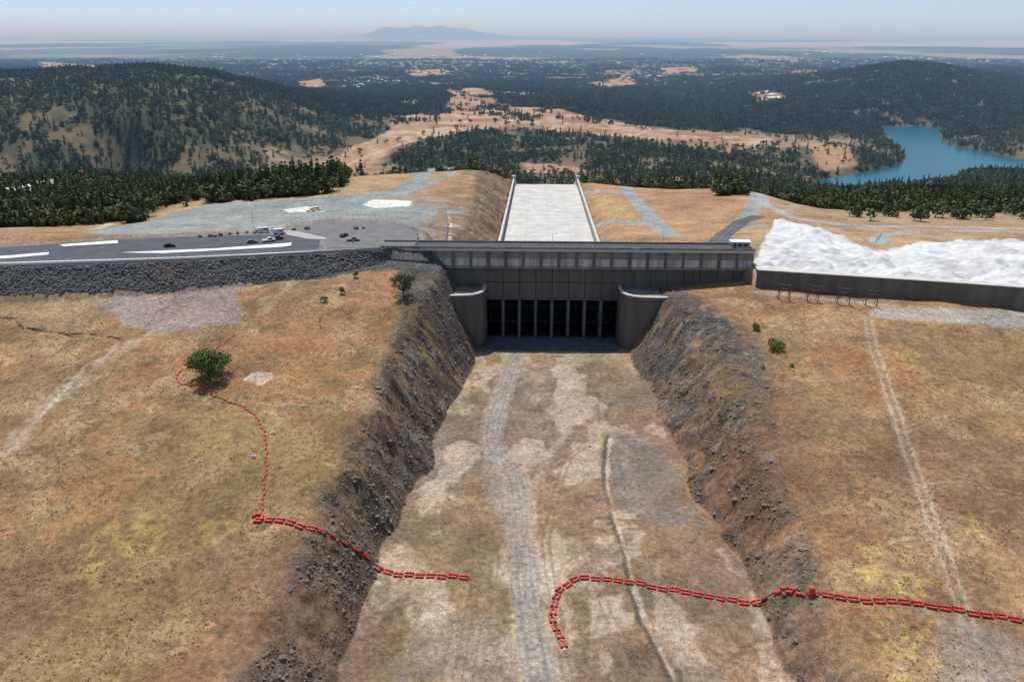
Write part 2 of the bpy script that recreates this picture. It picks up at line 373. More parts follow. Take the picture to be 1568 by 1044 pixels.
# shotcrete apron behind the overflow weir
SHOT=[(1150,412),(1165,380),(1188,345),(1205,338),(1240,352),(1290,362),(1322,380),(1345,383),(1400,372),(1480,366),(1568,366),(1900,366)]
sw=G2(SHOT)
sw=sw+[(wl[-1][0]+60,wl[-1][1])]+[(p[0],p[1]+.5) for p in reversed(wl)]
shot=pmask(sw,soft=.8,warpn=1,world=True)*bk
sc_=np.zeros_like(col); sc_[:]=C(.58,.575,.56)
sc_=mix(sc_,C(.42,.41,.395),sstep(.48,.62,fbm(Xg,Yg,12,5,140))*.6)
sc_=mix(sc_,C(.28,.27,.25),sstep(.60,.68,fbm(Xg*.4,Yg,4,4,143))*.4)
col=mix(col,sc_,shot)
lump=shot*((fbm(Xg,Yg,18,4,141)-.5)*4.5+np.abs(fbm(Xg,Yg,8,3,142)-.5)*6-1.0)*sstep(0,12,Yg-yc(Xg))
pk=GP([(1190,352)])[0]
lump+=6*np.exp(-((Xg-pk[0])/8)**2-((Yg-pk[1])/13)**2)*shot
lump+=3*np.exp(-((Xg-pk[0]-14)/12)**2-((Yg-pk[1]+8)/16)**2)*shot
Zg=Zg+lump
# paved crest
lotm=pmask(LOT,soft=1,warpn=.3,world=True); col=mix(col,C(.20,.19,.175),lotm*.9)
col*= (0.86+.28*n4)[...,None]
col=np.clip(col,.01,.9)
def mesh_grid(name,X,Y,Z,colr,masks):
    nr,nc=X.shape
    me=bpy.data.meshes.new(name)
    co=np.stack([X,Y,Z],-1).reshape(-1,3).astype(np.float32)
    me.vertices.add(len(co)); me.vertices.foreach_set('co',co.ravel())
    idx=np.arange(nr*nc).reshape(nr,nc)
    q=np.stack([idx[:-1,:-1],idx[:-1,1:],idx[1:,1:],idx[1:,:-1]],-1).reshape(-1,4).astype(np.int32)
    me.loops.add(q.size); me.loops.foreach_set('vertex_index',q.ravel())
    me.polygons.add(len(q)); me.polygons.foreach_set('loop_start',np.arange(0,q.size,4,dtype=np.int32))
    me.polygons.foreach_set('use_smooth',np.ones(len(q),bool))
    me.update(calc_edges=True)
    for nm,a in (('Col',colr),('Msk',masks)):
        at=me.attributes.new(nm,'FLOAT_COLOR','POINT')
        full=np.ones((len(co),4),np.float32); full[:,:3]=a.reshape(-1,3)
        at.data.foreach_set('color',full.ravel())
    ob=bpy.data.objects.new(name,me); sc.collection.objects.link(ob); return ob
nearm=sstep(900,500,Yg)
msk=np.stack([rock,shot,nearm],-1)
ground=mesh_grid('ground_terrain',Xg,Yg,Zg,col,msk)
# ------------------------------------------------------------ materials
def newmat(name):
    m=bpy.data.materials.new(name); m.use_nodes=True
    nt=m.node_tree; return m,nt,nt.nodes['Principled BSDF']
def mat(name,c,rough=.85,var=.25,scale=1.0,bump=.0,metal=0,streak=0,c2=None,bscale=None):
    m,nt,b=newmat(name); N=nt.nodes; L=nt.links
    b.inputs['Roughness'].default_value=rough; b.inputs['Metallic'].default_value=metal
    b.inputs['Specular IOR Level'].default_value=.25
    tc=N.new('ShaderNodeTexCoord'); mp=N.new('ShaderNodeMapping'); L.new(tc.outputs['Object'],mp.inputs[0])
    nz=N.new('ShaderNodeTexNoise'); nz.inputs['Scale'].default_value=scale; nz.inputs['Detail'].default_value=6
    nz.inputs['Roughness'].default_value=.65
    if streak: mp.inputs['Scale'].default_value=(1,1,.08)
    L.new(mp.outputs[0],nz.inputs[0])
    cr=N.new('ShaderNodeValToRGB'); cr.color_ramp.elements[0].position=.3; cr.color_ramp.elements[1].position=.7
    a=[x*(1-var) for x in c]; d=list(c2) if c2 else [min(1,x*(1+var)) for x in c]
    cr.color_ramp.elements[0].color=(*a,1); cr.color_ramp.elements[1].color=(*d,1)
    L.new(nz.outputs[0],cr.inputs[0]); L.new(cr.outputs[0],b.inputs['Base Color'])
    if bump:
        n2_=N.new('ShaderNodeTexNoise'); n2_.inputs['Scale'].default_value=bscale or scale*4; L.new(tc.outputs['Object'],n2_.inputs[0])
        bp=N.new('ShaderNodeBump'); bp.inputs['Strength'].default_value=bump; bp.inputs['Distance'].default_value=.2
        L.new(n2_.outputs[0],bp.inputs['Height']); L.new(bp.outputs[0],b.inputs['Normal'])
    return m
# ground material
gm,nt,b=newmat('ground_soil_grass'); N=nt.nodes; L=nt.links
b.inputs['Roughness'].default_value=.95; b.inputs['Specular IOR Level'].default_value=.1
at=N.new('ShaderNodeAttribute'); at.attribute_name='Col'
ma=N.new('ShaderNodeAttribute'); ma.attribute_name='Msk'
sp=N.new('ShaderNodeSeparateColor'); L.new(ma.outputs['Color'],sp.inputs[0])
tc=N.new('ShaderNodeTexCoord')
def noise(s,d=5,r=.6):
    n_=N.new('ShaderNodeTexNoise'); n_.inputs['Scale'].default_value=s; n_.inputs['Detail'].default_value=d; n_.inputs['Roughness'].default_value=r
    L.new(tc.outputs['Object'],n_.inputs[0]); return n_.outputs[0]
def mrange(v,a,b_,c_,d_):
    r=N.new('ShaderNodeMapRange'); r.inputs[1].default_value=a; r.inputs[2].default_value=b_; r.inputs[3].default_value=c_; r.inputs[4].default_value=d_
    L.new(v,r.inputs[0]); return r.outputs[0]
def math_(op,a,b_):
    m_=N.new('ShaderNodeMath'); m_.operation=op
    for i,v in enumerate((a,b_)):
        if isinstance(v,(int,float)): m_.inputs[i].default_value=v
        else: L.new(v,m_.inputs[i])
    return m_.outputs[0]
na=noise(.7,8,.8); nb=noise(3.2,4,.75); nc_=noise(.05,10,.75)
f1=mrange(na,.36,.64,.56,1.44); f2=mrange(nb,.35,.65,.72,1.28); f3=mrange(nc_,.35,.65,.72,1.26)
prod=math_('MULTIPLY',math_('MULTIPLY',f1,f2),f3)
v3=N.new('ShaderNodeVectorMath'); v3.operation='SCALE'; L.new(at.outputs['Color'],v3.inputs[0]); L.new(prod,v3.inputs['Scale'])
vo=N.new('ShaderNodeTexVoronoi'); vo.inputs['Scale'].default_value=.9; L.new(tc.outputs['Object'],vo.inputs[0])
st=mrange(vo.outputs['Distance'],.09,.16,.8,0)
gt=N.new('ShaderNodeMath'); gt.operation='GREATER_THAN'; gt.inputs[1].default_value=.8
sp2=N.new('ShaderNodeSeparateColor'); L.new(vo.outputs['Color'],sp2.inputs[0]); L.new(sp2.outputs[0],gt.inputs[0])
stm=math_('MULTIPLY',math_('MULTIPLY',st,gt.outputs[0]),sp.outputs[2])
mx=N.new('ShaderNodeMix'); mx.data_type='RGBA'; L.new(stm,mx.inputs[0]); L.new(v3.outputs[0],mx.inputs[6]); mx.inputs[7].default_value=(.38,.33,.26,1)
vt=N.new('ShaderNodeTexVoronoi'); vt.inputs['Scale'].default_value=.45; L.new(tc.outputs['Object'],vt.inputs[0])
tf=mrange(vt.outputs['Distance'],.1,.4,.32,0)
sp3=N.new('ShaderNodeSeparateColor'); L.new(vt.outputs['Color'],sp3.inputs[0])
g3=N.new('ShaderNodeMath'); g3.operation='GREATER_THAN'; g3.inputs[1].default_value=.6; L.new(sp3.outputs[1],g3.inputs[0])
tfm=math_('MULTIPLY',math_('MULTIPLY',tf,g3.outputs[0]),sp.outputs[2])
mx2=N.new('ShaderNodeMix'); mx2.data_type='RGBA'; L.new(tfm,mx2.inputs[0]); L.new(mx.outputs[2],mx2.inputs[6]); mx2.inputs[7].default_value=(.13,.09,.045,1)
mx3=N.new('ShaderNodeMix'); mx3.data_type='RGBA'; L.new(sp.outputs[1],mx3.inputs[0]); L.new(mx2.outputs[2],mx3.inputs[6]); L.new(at.outputs['Color'],mx3.inputs[7])
L.new(mx3.outputs[2],b.inputs['Base Color'])
bh=math_('ADD',math_('MULTIPLY',noise(.9,7,.75),mrange(sp.outputs[0],0,1,.6,2.8)),math_('MULTIPLY',noise(4,3),.15))
bp=N.new('ShaderNodeBump'); bp.inputs['Strength'].default_value=.85; bp.inputs['Distance'].default_value=.7
L.new(bh,bp.inputs['Height']); L.new(bp.outputs[0],b.inputs['Normal'])
ground.data.materials.append(gm)

M_conc=mat('concrete_stained',(.25,.212,.17),.9,.38,.25,.3,streak=1,bscale=1.5)
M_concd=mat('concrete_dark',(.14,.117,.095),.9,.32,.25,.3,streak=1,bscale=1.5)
M_black=mat('concrete_shade_black',(.03,.031,.034),.95,.3,.5)  # near-black colour paints in the deep shade inside the gate bays
M_apron=mat('concrete_apron_shadow',(.09,.095,.10),.9,.3,.3)  # base colour darkened to carry the shadow in front of the gates
M_concl=mat('concrete_light',(.48,.45,.40),.9,.15,.3)
M_chute=mat('concrete_chute',(.47,.45,.41),.9,.22,.10,.1)
M_band=mat('concrete_lime_streaks',(.42,.39,.35),.9,.55,.5,.2,streak=1)
M_steel=mat('steel_dark',(.03,.033,.037),.7,.2,1)
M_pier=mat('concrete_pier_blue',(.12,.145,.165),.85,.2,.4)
M_asph=mat('asphalt',(.075,.075,.083),.9,.22,.15)
M_line=mat('paint_white',(.75,.75,.73),.7,.05,2)
M_kerb=mat('kerb_concrete',(.34,.32,.29),.9,.1,1)
M_galv=mat('galvanised_steel',(.30,.30,.30),.5,.1,2,metal=.4)
M_red=mat('boom_red',(.62,.075,.055),.5,.25,.8)
M_reddk=mat('boom_red_dark',(.25,.03,.025),.6,.2,1)
M_rock=mat('rock_grey_brown',(.18,.152,.122),.95,.5,.6,.5,bscale=3)
M_rockg=mat('riprap_grey',(.13,.13,.13),.95,.5,.6,.5,bscale=3)
M_bark=mat('bark',(.09,.065,.045),.95,.3,3)
M_glass=mat('dark_glass',(.02,.025,.03),.1,.1,1)
M_tyre=mat('tyre',(.02,.02,.02),.9,.1,1)
M_wood=mat('dead_wood',(.19,.15,.11),.95,.25,3)
M_tuft=mat('dry_grass_tuft',(.34,.225,.10),.95,.35,.2)
def leafmat(name,a,b2):
    m,nt,b=newmat(name); N=nt.nodes; L=nt.links
    oi=N.new('ShaderNodeObjectInfo'); cr=N.new('ShaderNodeValToRGB')
    cr.color_ramp.elements[0].color=(*a,1); cr.color_ramp.elements[1].color=(*b2,1)
    tc=N.new('ShaderNodeTexCoord'); nz=N.new('ShaderNodeTexNoise'); nz.inputs['Scale'].default_value=.5; L.new(tc.outputs['Object'],nz.inputs[0])
    ad=N.new('ShaderNodeMath'); ad.operation='MULTIPLY_ADD'; ad.inputs[1].default_value=.6; L.new(oi.outputs['Random'],ad.inputs[0])
    ml=N.new('ShaderNodeMath'); ml.operation='MULTIPLY'; ml.inputs[1].default_value=.5; L.new(nz.outputs[0],ml.inputs[0]); L.new(ml.outputs[0],ad.inputs[2])
    L.new(ad.outputs[0],cr.inputs[0]); L.new(cr.outputs[0],b.inputs['Base Color'])
    b.inputs['Roughness'].default_value=.8; b.inputs['Specular IOR Level'].default_value=.15
    return m
M_leafF=leafmat('foliage_forest',(.036,.060,.028),(.155,.165,.072))
M_leafO=leafmat('foliage_oak',(.035,.065,.014),(.10,.145,.035))
M_leafG=leafmat('foliage_shrub_green',(.10,.15,.02),(.18,.23,.04))
# ------------------------------------------------------------ mesh builder
class MB:
    def __init__(s): s.v=[];s.f=[];s.m=[]
    def add(s,v,f,m=0):
        o=len(s.v); s.v+=[tuple(p) for p in v]; s.f+=[tuple(i+o for i in q) for q in f]; s.m+=[m]*len(f)
    def box(s,x0,x1,y0,y1,z0,z1,m=0):
        v=[(x0,y0,z0),(x1,y0,z0),(x1,y1,z0),(x0,y1,z0),(x0,y0,z1),(x1,y0,z1),(x1,y1,z1),(x0,y1,z1)]
        s.add(v,[(0,3,2,1),(4,5,6,7),(0,1,5,4),(1,2,6,5),(2,3,7,6),(3,0,4,7)],m)
    def cyl(s,a,b,r0,r1=None,n=8,m=0,cap=True):
        a=Vector(a);b=Vector(b); r1=r0 if r1 is None else r1
        d=(b-a)
        if d.length<1e-6: return
        d.normalize(); e=d.orthogonal().normalized(); g=d.cross(e)
        v=[]
        for c,r in((a,r0),(b,r1)):
            for i in range(n):
                t=2*math.pi*i/n; v.append(c+e*(r*math.cos(t))+g*(r*math.sin(t)))
        f=[(i,(i+1)%n,n+(i+1)%n,n+i) for i in range(n)]
        if cap: f+=[tuple(reversed(range(n))),tuple(range(n,2*n))]
        s.add(v,f,m)
    def prism(s,prof,z0,z1,m=0):   # prof list of (x,y) CCW
        n=len(prof); v=[(x,y,z0) for x,y in prof]+[(x,y,z1) for x,y in prof]
        s.add(v,[(i,(i+1)%n,n+(i+1)%n,n+i) for i in range(n)]+[tuple(reversed(range(n))),tuple(range(n,2*n))],m)
    def wall(s,path,t,zb,zt,m=0,mt=None):
        n=len(path); P=[Vector((p[0],p[1])) for p in path]; offs=[]
        for i in range(n):
            d=(P[min(i+1,n-1)]-P[max(i-1,0)]).normalized(); offs.append(P[i]+Vector((-d.y,d.x))*t)
        zb=zb if hasattr(zb,'__len__') else [zb]*n; zt=zt if hasattr(zt,'__len__') else [zt]*n
        v=[]
        for i in range(n):
            v+=[(P[i].x,P[i].y,zb[i]),(P[i].x,P[i].y,zt[i]),(offs[i].x,offs[i].y,zt[i]),(offs[i].x,offs[i].y,zb[i])]
        f=[];ft=[]
        for i in range(n-1):
            a=4*i;b=4*i+4
            f+=[(a,b,b+1,a+1),(a+2,b+2,b+3,a+3)]; ft.append((a+1,b+1,b+2,a+2))
        f+=[(0,1,2,3),(4*n-4,4*n-1,4*n-2,4*n-3)]
        o=len(s.v); s.v+=v
        s.f+=[tuple(i+o for i in q) for q in f]; s.m+=[m]*len(f)
        s.f+=[tuple(i+o for i in q) for q in ft]; s.m+=[m if mt is None else mt]*len(ft)
    def obj(s,name,mats,parent=None,smooth=False,link=True):
        me=bpy.data.meshes.new(name); me.from_pydata(s.v,[],s.f)
        for m in mats: me.materials.append(m)
        me.polygons.foreach_set('material_index',s.m)
        if smooth: me.polygons.foreach_set('use_smooth',[True]*len(s.f))
        me.update(); ob=bpy.data.objects.new(name,me)
        if link: sc.collection.objects.link(ob)
        if parent: ob.parent=parent
        return ob
def empty(name,loc=(0,0,0),rz=0):
    e=bpy.data.objects.new(name,None); e.location=loc; e.rotation_euler=(0,0,rz); sc.collection.objects.link(e); return e
# ------------------------------------------------------------ gate structure
S=empty('spillway_gate_structure',(OX,OY,0),-YAW)
UL,UR=-70,80.5
b=MB(); b.box(UL,UR,-1.0,9,37.9,38.9); b.obj('road_deck',[M_concl],S)
b=MB(); b.box(UL,UR,-1.05,-.75,38.9,39.75); b.box(UL,UR,8.7,9.0,38.9,39.75)
for i in range(76):
    u=UL+1+i*2; b.box(u-.08,u+.08,-.96,-.84,39.75,40.35,1)
b.box(UL,UR,-.94,-.86,40.33,40.42,1); b.obj('parapet',[M_conc,M_galv],S)
b=MB(); b.box(UL,UR,-.7,8.6,38.9,38.93); b.obj('asphalt_surface',[M_asph],S)
b=MB(); b.box(UL,UR,0,8,31.3,37.9); b.obj('girder_wall',[M_conc],S)
b=MB()
k=UL+1
while k<UR-2:
    b.box(k+.6,k+6.3,-.12,0,31.5,34.6,0); b.box(k-.35,k+.35,-.7,0,31.0,37.9,1)
    b.box(k-.5,k+.5,-.95,0,36.9,37.9,1); k+=7.15
b.obj('girder_panels_and_ribs',[M_band,M_concd],S)
b=MB(); b.box(UL,UR,-.35,0,30.6,31.3); b.obj('girder_sill',[M_conc],S)
b=MB()
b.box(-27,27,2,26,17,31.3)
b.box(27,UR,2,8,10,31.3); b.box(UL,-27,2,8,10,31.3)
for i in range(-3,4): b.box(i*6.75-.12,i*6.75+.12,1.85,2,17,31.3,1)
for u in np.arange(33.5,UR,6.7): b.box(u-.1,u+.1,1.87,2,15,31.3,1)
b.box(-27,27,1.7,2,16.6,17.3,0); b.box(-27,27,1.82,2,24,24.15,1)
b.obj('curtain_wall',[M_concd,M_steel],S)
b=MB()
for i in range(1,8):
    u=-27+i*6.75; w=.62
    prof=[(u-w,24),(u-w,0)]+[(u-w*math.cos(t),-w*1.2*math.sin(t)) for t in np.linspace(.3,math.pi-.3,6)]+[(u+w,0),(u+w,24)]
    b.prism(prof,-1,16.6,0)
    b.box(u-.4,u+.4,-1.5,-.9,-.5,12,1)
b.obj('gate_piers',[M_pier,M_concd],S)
b=MB() # radial gates
for i in range(8):
    u0=-27+i*6.75+.8; u1=u0+5.15
    prev=None
    for t in np.linspace(-.55,.55,9):
        p=(24-7*math.cos(t),6.2+9*math.sin(t)/1.0)
        if prev: b.add([(u0,prev[0],prev[1]),(u1,prev[0],prev[1]),(u1,p[0],p[1]),(u0,p[0],p[1])],[(0,1,2,3)])
        prev=p
    for z in (3,6,9,12): b.box(u0,u1,16.7,16.95,z,z+.25)
b.obj('radial_gates',[M_steel],S)
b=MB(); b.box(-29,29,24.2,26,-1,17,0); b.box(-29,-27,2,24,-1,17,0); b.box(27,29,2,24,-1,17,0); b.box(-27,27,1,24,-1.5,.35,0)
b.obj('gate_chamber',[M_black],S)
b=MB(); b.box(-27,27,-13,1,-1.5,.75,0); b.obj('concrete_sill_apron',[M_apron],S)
def wing(sgn):
    path=[(27*sgn,3),(27*sgn,-1),(27.2*sgn,-4.5)]
    for t in np.linspace(0.15,math.pi/2,9):
        path.append(((27.2+9.5*(1-math.cos(t)))*sgn,-4.5-8.5*math.sin(t)))
    ext=[(40,-13.4),(44,-13.2)] if sgn<0 else [(41,-13.4),(48,-12.8),(54,-11.5),(58,-9.5)]
    pp=path+[(a*sgn,c) for a,c in ext]
    tt=1.3 if sgn>0 else -1.3
    b=MB(); b.wall(pp,tt,-1.5,[22.6]*len(pp)); b.obj('wing_wall',[M_concd],S)
    b=MB(); b.wall([(q[0]-.0,q[1]-.12) for q in pp],tt*1.15,22.6,23.1); b.obj('wing_wall_coping',[M_concl],S)
    if sgn>0: poly=[(28.5,2)]+[(a+.6,c+1.0) for a,c in pp[2:]]+[(60,2)]
    else: poly=[(-46,2)]+[(a-.6,c+1.0) for a,c in reversed(pp[2:])]+[(-28.5,2)]
    b=MB(); b.prism(poly,10,22.2); b.obj('wing_wall_backfill',[M_conc],S)
wing(1); wing(-1)
B=empty('control_building',(*to_world(75.5,4.5),38.93),-YAW)
b=MB(); b.box(-3.6,3.6,-1.8,1.8,0,2.5,0); b.obj('walls',[M_kerb],B)
b=MB(); b.box(-4,4,-2.1,2.1,2.5,2.75,0); b.obj('roof',[M_line],B)
b=MB(); b.box(-2.8,-1.9,-1.84,-1.8,0,2.0,0); b.box(-1,.4,-1.84,-1.8,.9,1.8,0); b.box(1.2,2.8,-1.84,-1.8,.9,1.8,0); b.obj('door_and_windows',[M_steel],B)
# ------------------------------------------------------------ overflow weir
b=MB(); wp=[to_world(80.5,1.0)]+list(wl)+[(wl[-1][0]+150,wl[-1][1]-50)]
b.wall(wp,3.0,12,33,0); o=b.obj('overflow_weir_wall',[M_concd]);
b=MB(); b.wall([(p[0],p[1]-.25) for p in wp],3.4,33.0,33.35); b.obj('weir_crest_cap',[M_concl],o)
# ------------------------------------------------------------ chute
Cc=empty('spillway_chute',(OX,OY,0),-YAW)
b=MB(); vs=list(np.arange(11,386,12.5))+[386]
for i in range(len(vs)-1):
    for j in range(4):
        u0=-27+j*13.5
        z0,z1=float(chz(vs[i])),float(chz(vs[i+1]))
        b.add([(u0+.05,vs[i]+.08,z0),(u0+13.45,vs[i]+.08,z0),(u0+13.45,vs[i+1]-.08,z1),(u0+.05,vs[i+1]-.08,z1)],[(0,1,2,3)])
        b.add([(u0+.0,vs[i],z0-.05),(u0+13.5,vs[i],z0-.05),(u0+13.5,vs[i+1],z1-.05),(u0,vs[i+1],z1-.05)],[(0,1,2,3)],1)
b.add([(-27,386,float(chz(385.9))),(27,386,float(chz(385.9))),(27,700,float(chz(700))),(-27,700,float(chz(700)))],[(0,1,2,3)])
b.obj('chute_floor_slabs',[M_chute,M_conc],Cc)
for sg in(-1,1):
    b=MB(); vv=list(np.linspace(27,386,30))+[392,420,700]
    path=[(27.0*sg,v) for v in vv]; zb=[float(chz(v))-1.5 for v in vv]; zt=[float(chz(v))+np.interp(v,[9,386,400,700],[6,5.2,5,5]) for v in vv]
    b.wall(path,-1.3*sg,zb,zt,0,1)
    b.obj('chute_side_wall',[M_concl,M_chute],Cc)
    b=MB()
    for v in np.arange(30,386,7.5): z=float(chz(v)); b.box(min(27.03*sg,26.85*sg),max(27.03*sg,26.85*sg),v,v+.15,z,z+4.6,0)
    b.box(26.2 if sg>0 else -29.5,29.5 if sg>0 else -26.2,383,387,-5,4.0,1)
    b.obj('wall_joints_and_end_block',[M_conc,M_concl],Cc)
# ------------------------------------------------------------ crest pavement
import bmesh
def flat(name,polys,z,m,parent=None):
    b=MB()
    for p in polys: b.add([(x,y,z) for x,y in p],[tuple(range(len(p)))])
    o=b.obj(name,[m],parent)
    me=o.data
    bm=bmesh.new(); bm.from_mesh(me); bmesh.ops.triangulate(bm,faces=bm.faces[:])
    for f in bm.faces:
        if f.normal.z<0: f.normal_flip()
    bm.to_mesh(me); bm.free(); return o
def PZ(l,z=39): return [UN(a,b_,z) for a,b_ in l]
flat('crest_road_asphalt',[PZ([(-500,408),(0,406),(280,397),(460,388),(488,380),(490,368),(430,359),(300,362),(180,367),(0,379),(-500,388)])],39.0,M_asph)
flat('parking_lot_asphalt',[PZ([(500,380),(632,378),(641,366),(636,352),(600,341),(520,338),(450,346),(445,354),(500,366)])],39.02,mat('asphalt_old',(.15,.145,.14),.9,.2,.2))
flat('road_markings',[PZ(p,39.03) for p in [[(-200,399),(12,391.5),(75,386),(74,389.5),(14,395),(-200,404)],[(92,374.5),(180,368),(181,372),(97,377)],[(185,386.5),(330,380.5),(430,373),(447,371.5),(445,376),(428,378),(250,387.5)]]]+[PZ([(0,402),(280,393.4),(280,394.2),(0,403)],39.03),PZ([(280,393.4),(480,384),(480,384.8),(280,394.2)],39.03)],39.05,M_line)
def pathz(px,z): return [UN(a,b_,z) for a,b_ in px]
cw=[(-500,411),(0,409),(280,399),(500,387),(585,381.5)]
b=MB(); p=pathz(cw,39); p=[(x,y-.3) for x,y in p]
b.wall(p,.4,38,39.95,0); b.obj('crest_parapet_wall',[M_kerb])
def fence(name,P3,h=2.2,step=2.5,rails=(1.,.5),r=.05):
    b=MB(); pts_=[Vector(q) for q in P3]
    seg=[]
    for i in range(len(pts_)-1):
        L_=(pts_[i+1]-pts_[i]).length; k=max(1,int(L_/step))
        for j in range(k): seg.append(pts_[i].lerp(pts_[i+1],j/k))
    seg.append(pts_[-1])
    for q in seg: b.cyl(q-Vector((0,0,.3)),q+Vector((0,0,h)),r,n=5)
    for i in range(len(seg)-1):
        for k in rails: b.cyl(seg[i]+Vector((0,0,h*k)),seg[i+1]+Vector((0,0,h*k)),r*.8,n=4,cap=False)
        for k in (.25,.75): b.cyl(seg[i]+Vector((0,0,h*k)),seg[i+1]+Vector((0,0,h*k)),.02,n=3,cap=False)
        b.cyl(seg[i],seg[i+1]+Vector((0,0,h)),.02,n=3,cap=False)
    return b.obj(name,[M_galv])
def z3(px,z): return [(*UN(a,b_,z),z) for a,b_ in px]
fence('chain_link_fence',z3([(-300,407),(0,405),(280,395.5),(490,386)],39),1.6)
arc=[(445,343),(480,338),(520,336),(560,337),(600,341),(630,350),(641,362),(638,377)]
fence('chain_link_fence',z3(arc,39),2.4)
fence('chain_link_fence',z3([(-200,388),(0,377),(180,365.5),(300,360),(430,357.5)],39),1.2)
fence('guard_rail',GP([(1140,332),(1180,334),(1220,340),(1290,350),(1330,372)]),1.5,4)
fence('guard_rail',GP([(1060,372),(1100,374),(1120,352),(1150,345),(1250,349)]),1.5,4)
fence('guard_rail',GP([(1340,372),(1350,358),(1400,356),(1568,360),(1700,362)]),1.5,4)
fence('chain_link_fence',GP([(682,322),(686,345),(683,374)]),2.2,4)
fence('chain_link_fence',GP([(920,372),(1000,368),(1090,370)]),2.0,4)
b=MB()
for pl in [[(428,357.5),(445,352.5),(500,364.5),(498,367.5),(470,366)]]:
    q=PZ(pl)
    b.prism(q if sum((q[i][0]*q[(i+1)%len(q)][1]-q[(i+1)%len(q)][0]*q[i][1]) for i in range(len(q)))>0 else q[::-1],38.9,39.15)
b.obj('kerb_island',[M_kerb])
def lamp(px,py,z,h):
    x,y=UN(px,py,z) ; b=MB(); b.cyl((0,0,0),(0,0,h),.11,.06,8); b.cyl((0,0,h),(1.4,0,h+.3),.05,.05,6)
    b.box(1.1,1.9,-.18,.18,h+.2,h+.36,0); b.cyl((0,0,0),(0,0,.5),.22,.22,8)
    o=b.obj('street_lamp',[M_galv]); o.location=(x,y,z)
for a in [(388,350,39,8),(540,372,39,6),(846,381,39,6),(1014,382,39,6),(640,378,39,6)]: lamp(*a)
def rockmesh(seed,sub=2,m=None):
    bm=bmesh.new(); bmesh.ops.create_icosphere(bm,subdivisions=sub,radius=1)
    r=random.Random(seed)
    pl=[(Vector((r.uniform(-1,1),r.uniform(-1,1),r.uniform(-1,1))).normalized(),r.uniform(.55,.85)) for _ in range(9)]
    for v in bm.verts:
        for nrm,dd in pl:
            k=v.co.dot(nrm)
            if k>dd: v.co-=nrm*(k-dd)
        v.co.x*=1.15; v.co.z*=.75
    me=bpy.data.meshes.new('rock'); bm.to_mesh(me); bm.free(); me.materials.append(m or M_rock); return me
bpx=[(306,359),(322,358),(338,357),(352,355),(364,354),(378,352.5),(392,351.5),(404,350.5),(418,349.5),(450,349),(470,347),(545,347),(556,346),(330,358.5),(390,353)]
bm_m=rockmesh(77,2)
for i,(a,c) in enumerate(bpx):
    o=bpy.data.objects.new('boulder',bm_m); x,y_=UN(a,c+4,39); s=random.uniform(.8,1.4)
    o.location=(x,y_,39+.35*s); o.scale=(s,s,s*1.1); o.rotation_euler=(0,0,random.uniform(0,6)); sc.collection.objects.link(o)
def car(name,px,py,z,ang,c,kind='car',gz=None):
    paint_=mat('car_paint',c,.3,.03,1)
    x,y_=UN(px,py,z) if gz is None else gz[:2]
    E=empty(name,(x,y_,z),ang)
    if kind=='truck':
        prof=[(-2.7,.45),(-2.7,1.05),(-.6,1.1),(-.5,1.75),(.9,1.8),(1.5,1.15),(2.6,1.0),(2.7,.45)]
        win=[(-.4,1.15),(-.35,1.65),(.85,1.68),(1.3,1.15)]
    elif kind=='van':
        prof=[(-2.7,.4),(-2.7,2.2),(1.5,2.25),(2.1,1.3),(2.8,1.1),(2.8,.4)]
        win=[(-1.0,1.3),(-1.0,1.9),(1.4,1.9),(1.8,1.3)]
    else:
        prof=[(-2.2,.4),(-2.25,.95),(-1.7,1.05),(-1.1,1.48),(.4,1.5),(1.1,1.0),(2.1,.85),(2.25,.4)]
        win=[(-1.35,1.05),(-1.0,1.4),(.35,1.42),(.9,1.05)]
    b=MB(); nn=len(prof); zr=lambda q:(.80 if q[1]>1.2 else .92)
    v=[(q[0],-zr(q),q[1]) for q in prof]+[(q[0],zr(q),q[1]) for q in prof]
    f=[(i,(i+1)%nn,nn+(i+1)%nn,nn+i) for i in range(nn)]+[tuple(range(nn)),tuple(reversed(range(nn,2*nn)))]
    b.add(v,f,0); b.obj('body',[paint_],E)
    b=MB(); nn=len(win)
    for sg in(-1,1):
        b.add([(q[0],sg*(.94 if q[1]<1.2 else .83),q[1]) for q in win],[tuple(range(nn))],0)
    k=max(range(len(prof)-1),key=lambda i:(prof[i][1]>1.4)*prof[i][0])
    a,c2=prof[k],prof[k+1]
    b.add([(a[0]+.05,-.72,a[1]-.06),(a[0]+.05,.72,a[1]-.06),(c2[0]+.03,.8,c2[1]+.08),(c2[0]+.03,-.8,c2[1]+.08)],[(0,1,2,3)],0)
    b.obj('windows',[M_glass],E)
    b=MB()
    for wx in(-1.4,1.4):
        for sg in(-1,1): b.cyl((wx,sg*.72,.34),(wx,sg*.95,.34),.34,n=14)
    b.obj('wheels',[M_tyre],E)
car('parked_car',260,378,39,.25,(.02,.02,.025))
car('parked_car',386,372,39,.35,(.10,.14,.2))
car('pickup_truck',412,370,39,.5,(.55,.55,.55),'truck')
car('pickup_truck',424,367,39,.5,(.05,.06,.08),'truck')
car('parked_van',428,358,39,.1,(.75,.75,.75),'van')
car('parked_van',405,356,39,.2,(.6,.6,.6),'van')
car('pickup_truck',541,369,39,.1,(.28,.22,.16),'truck')
car('parked_car',527,362,39,1.2,(.05,.05,.05))
g=GP([(484,323)])[0]; car('utility_truck',0,0,g[2]+.1,.4,(.7,.68,.55),'van',g)
g=GP([(476,324)])[0]; car('pickup_truck',0,0,g[2]+.1,.6,(.8,.7,.2),'truck',g)
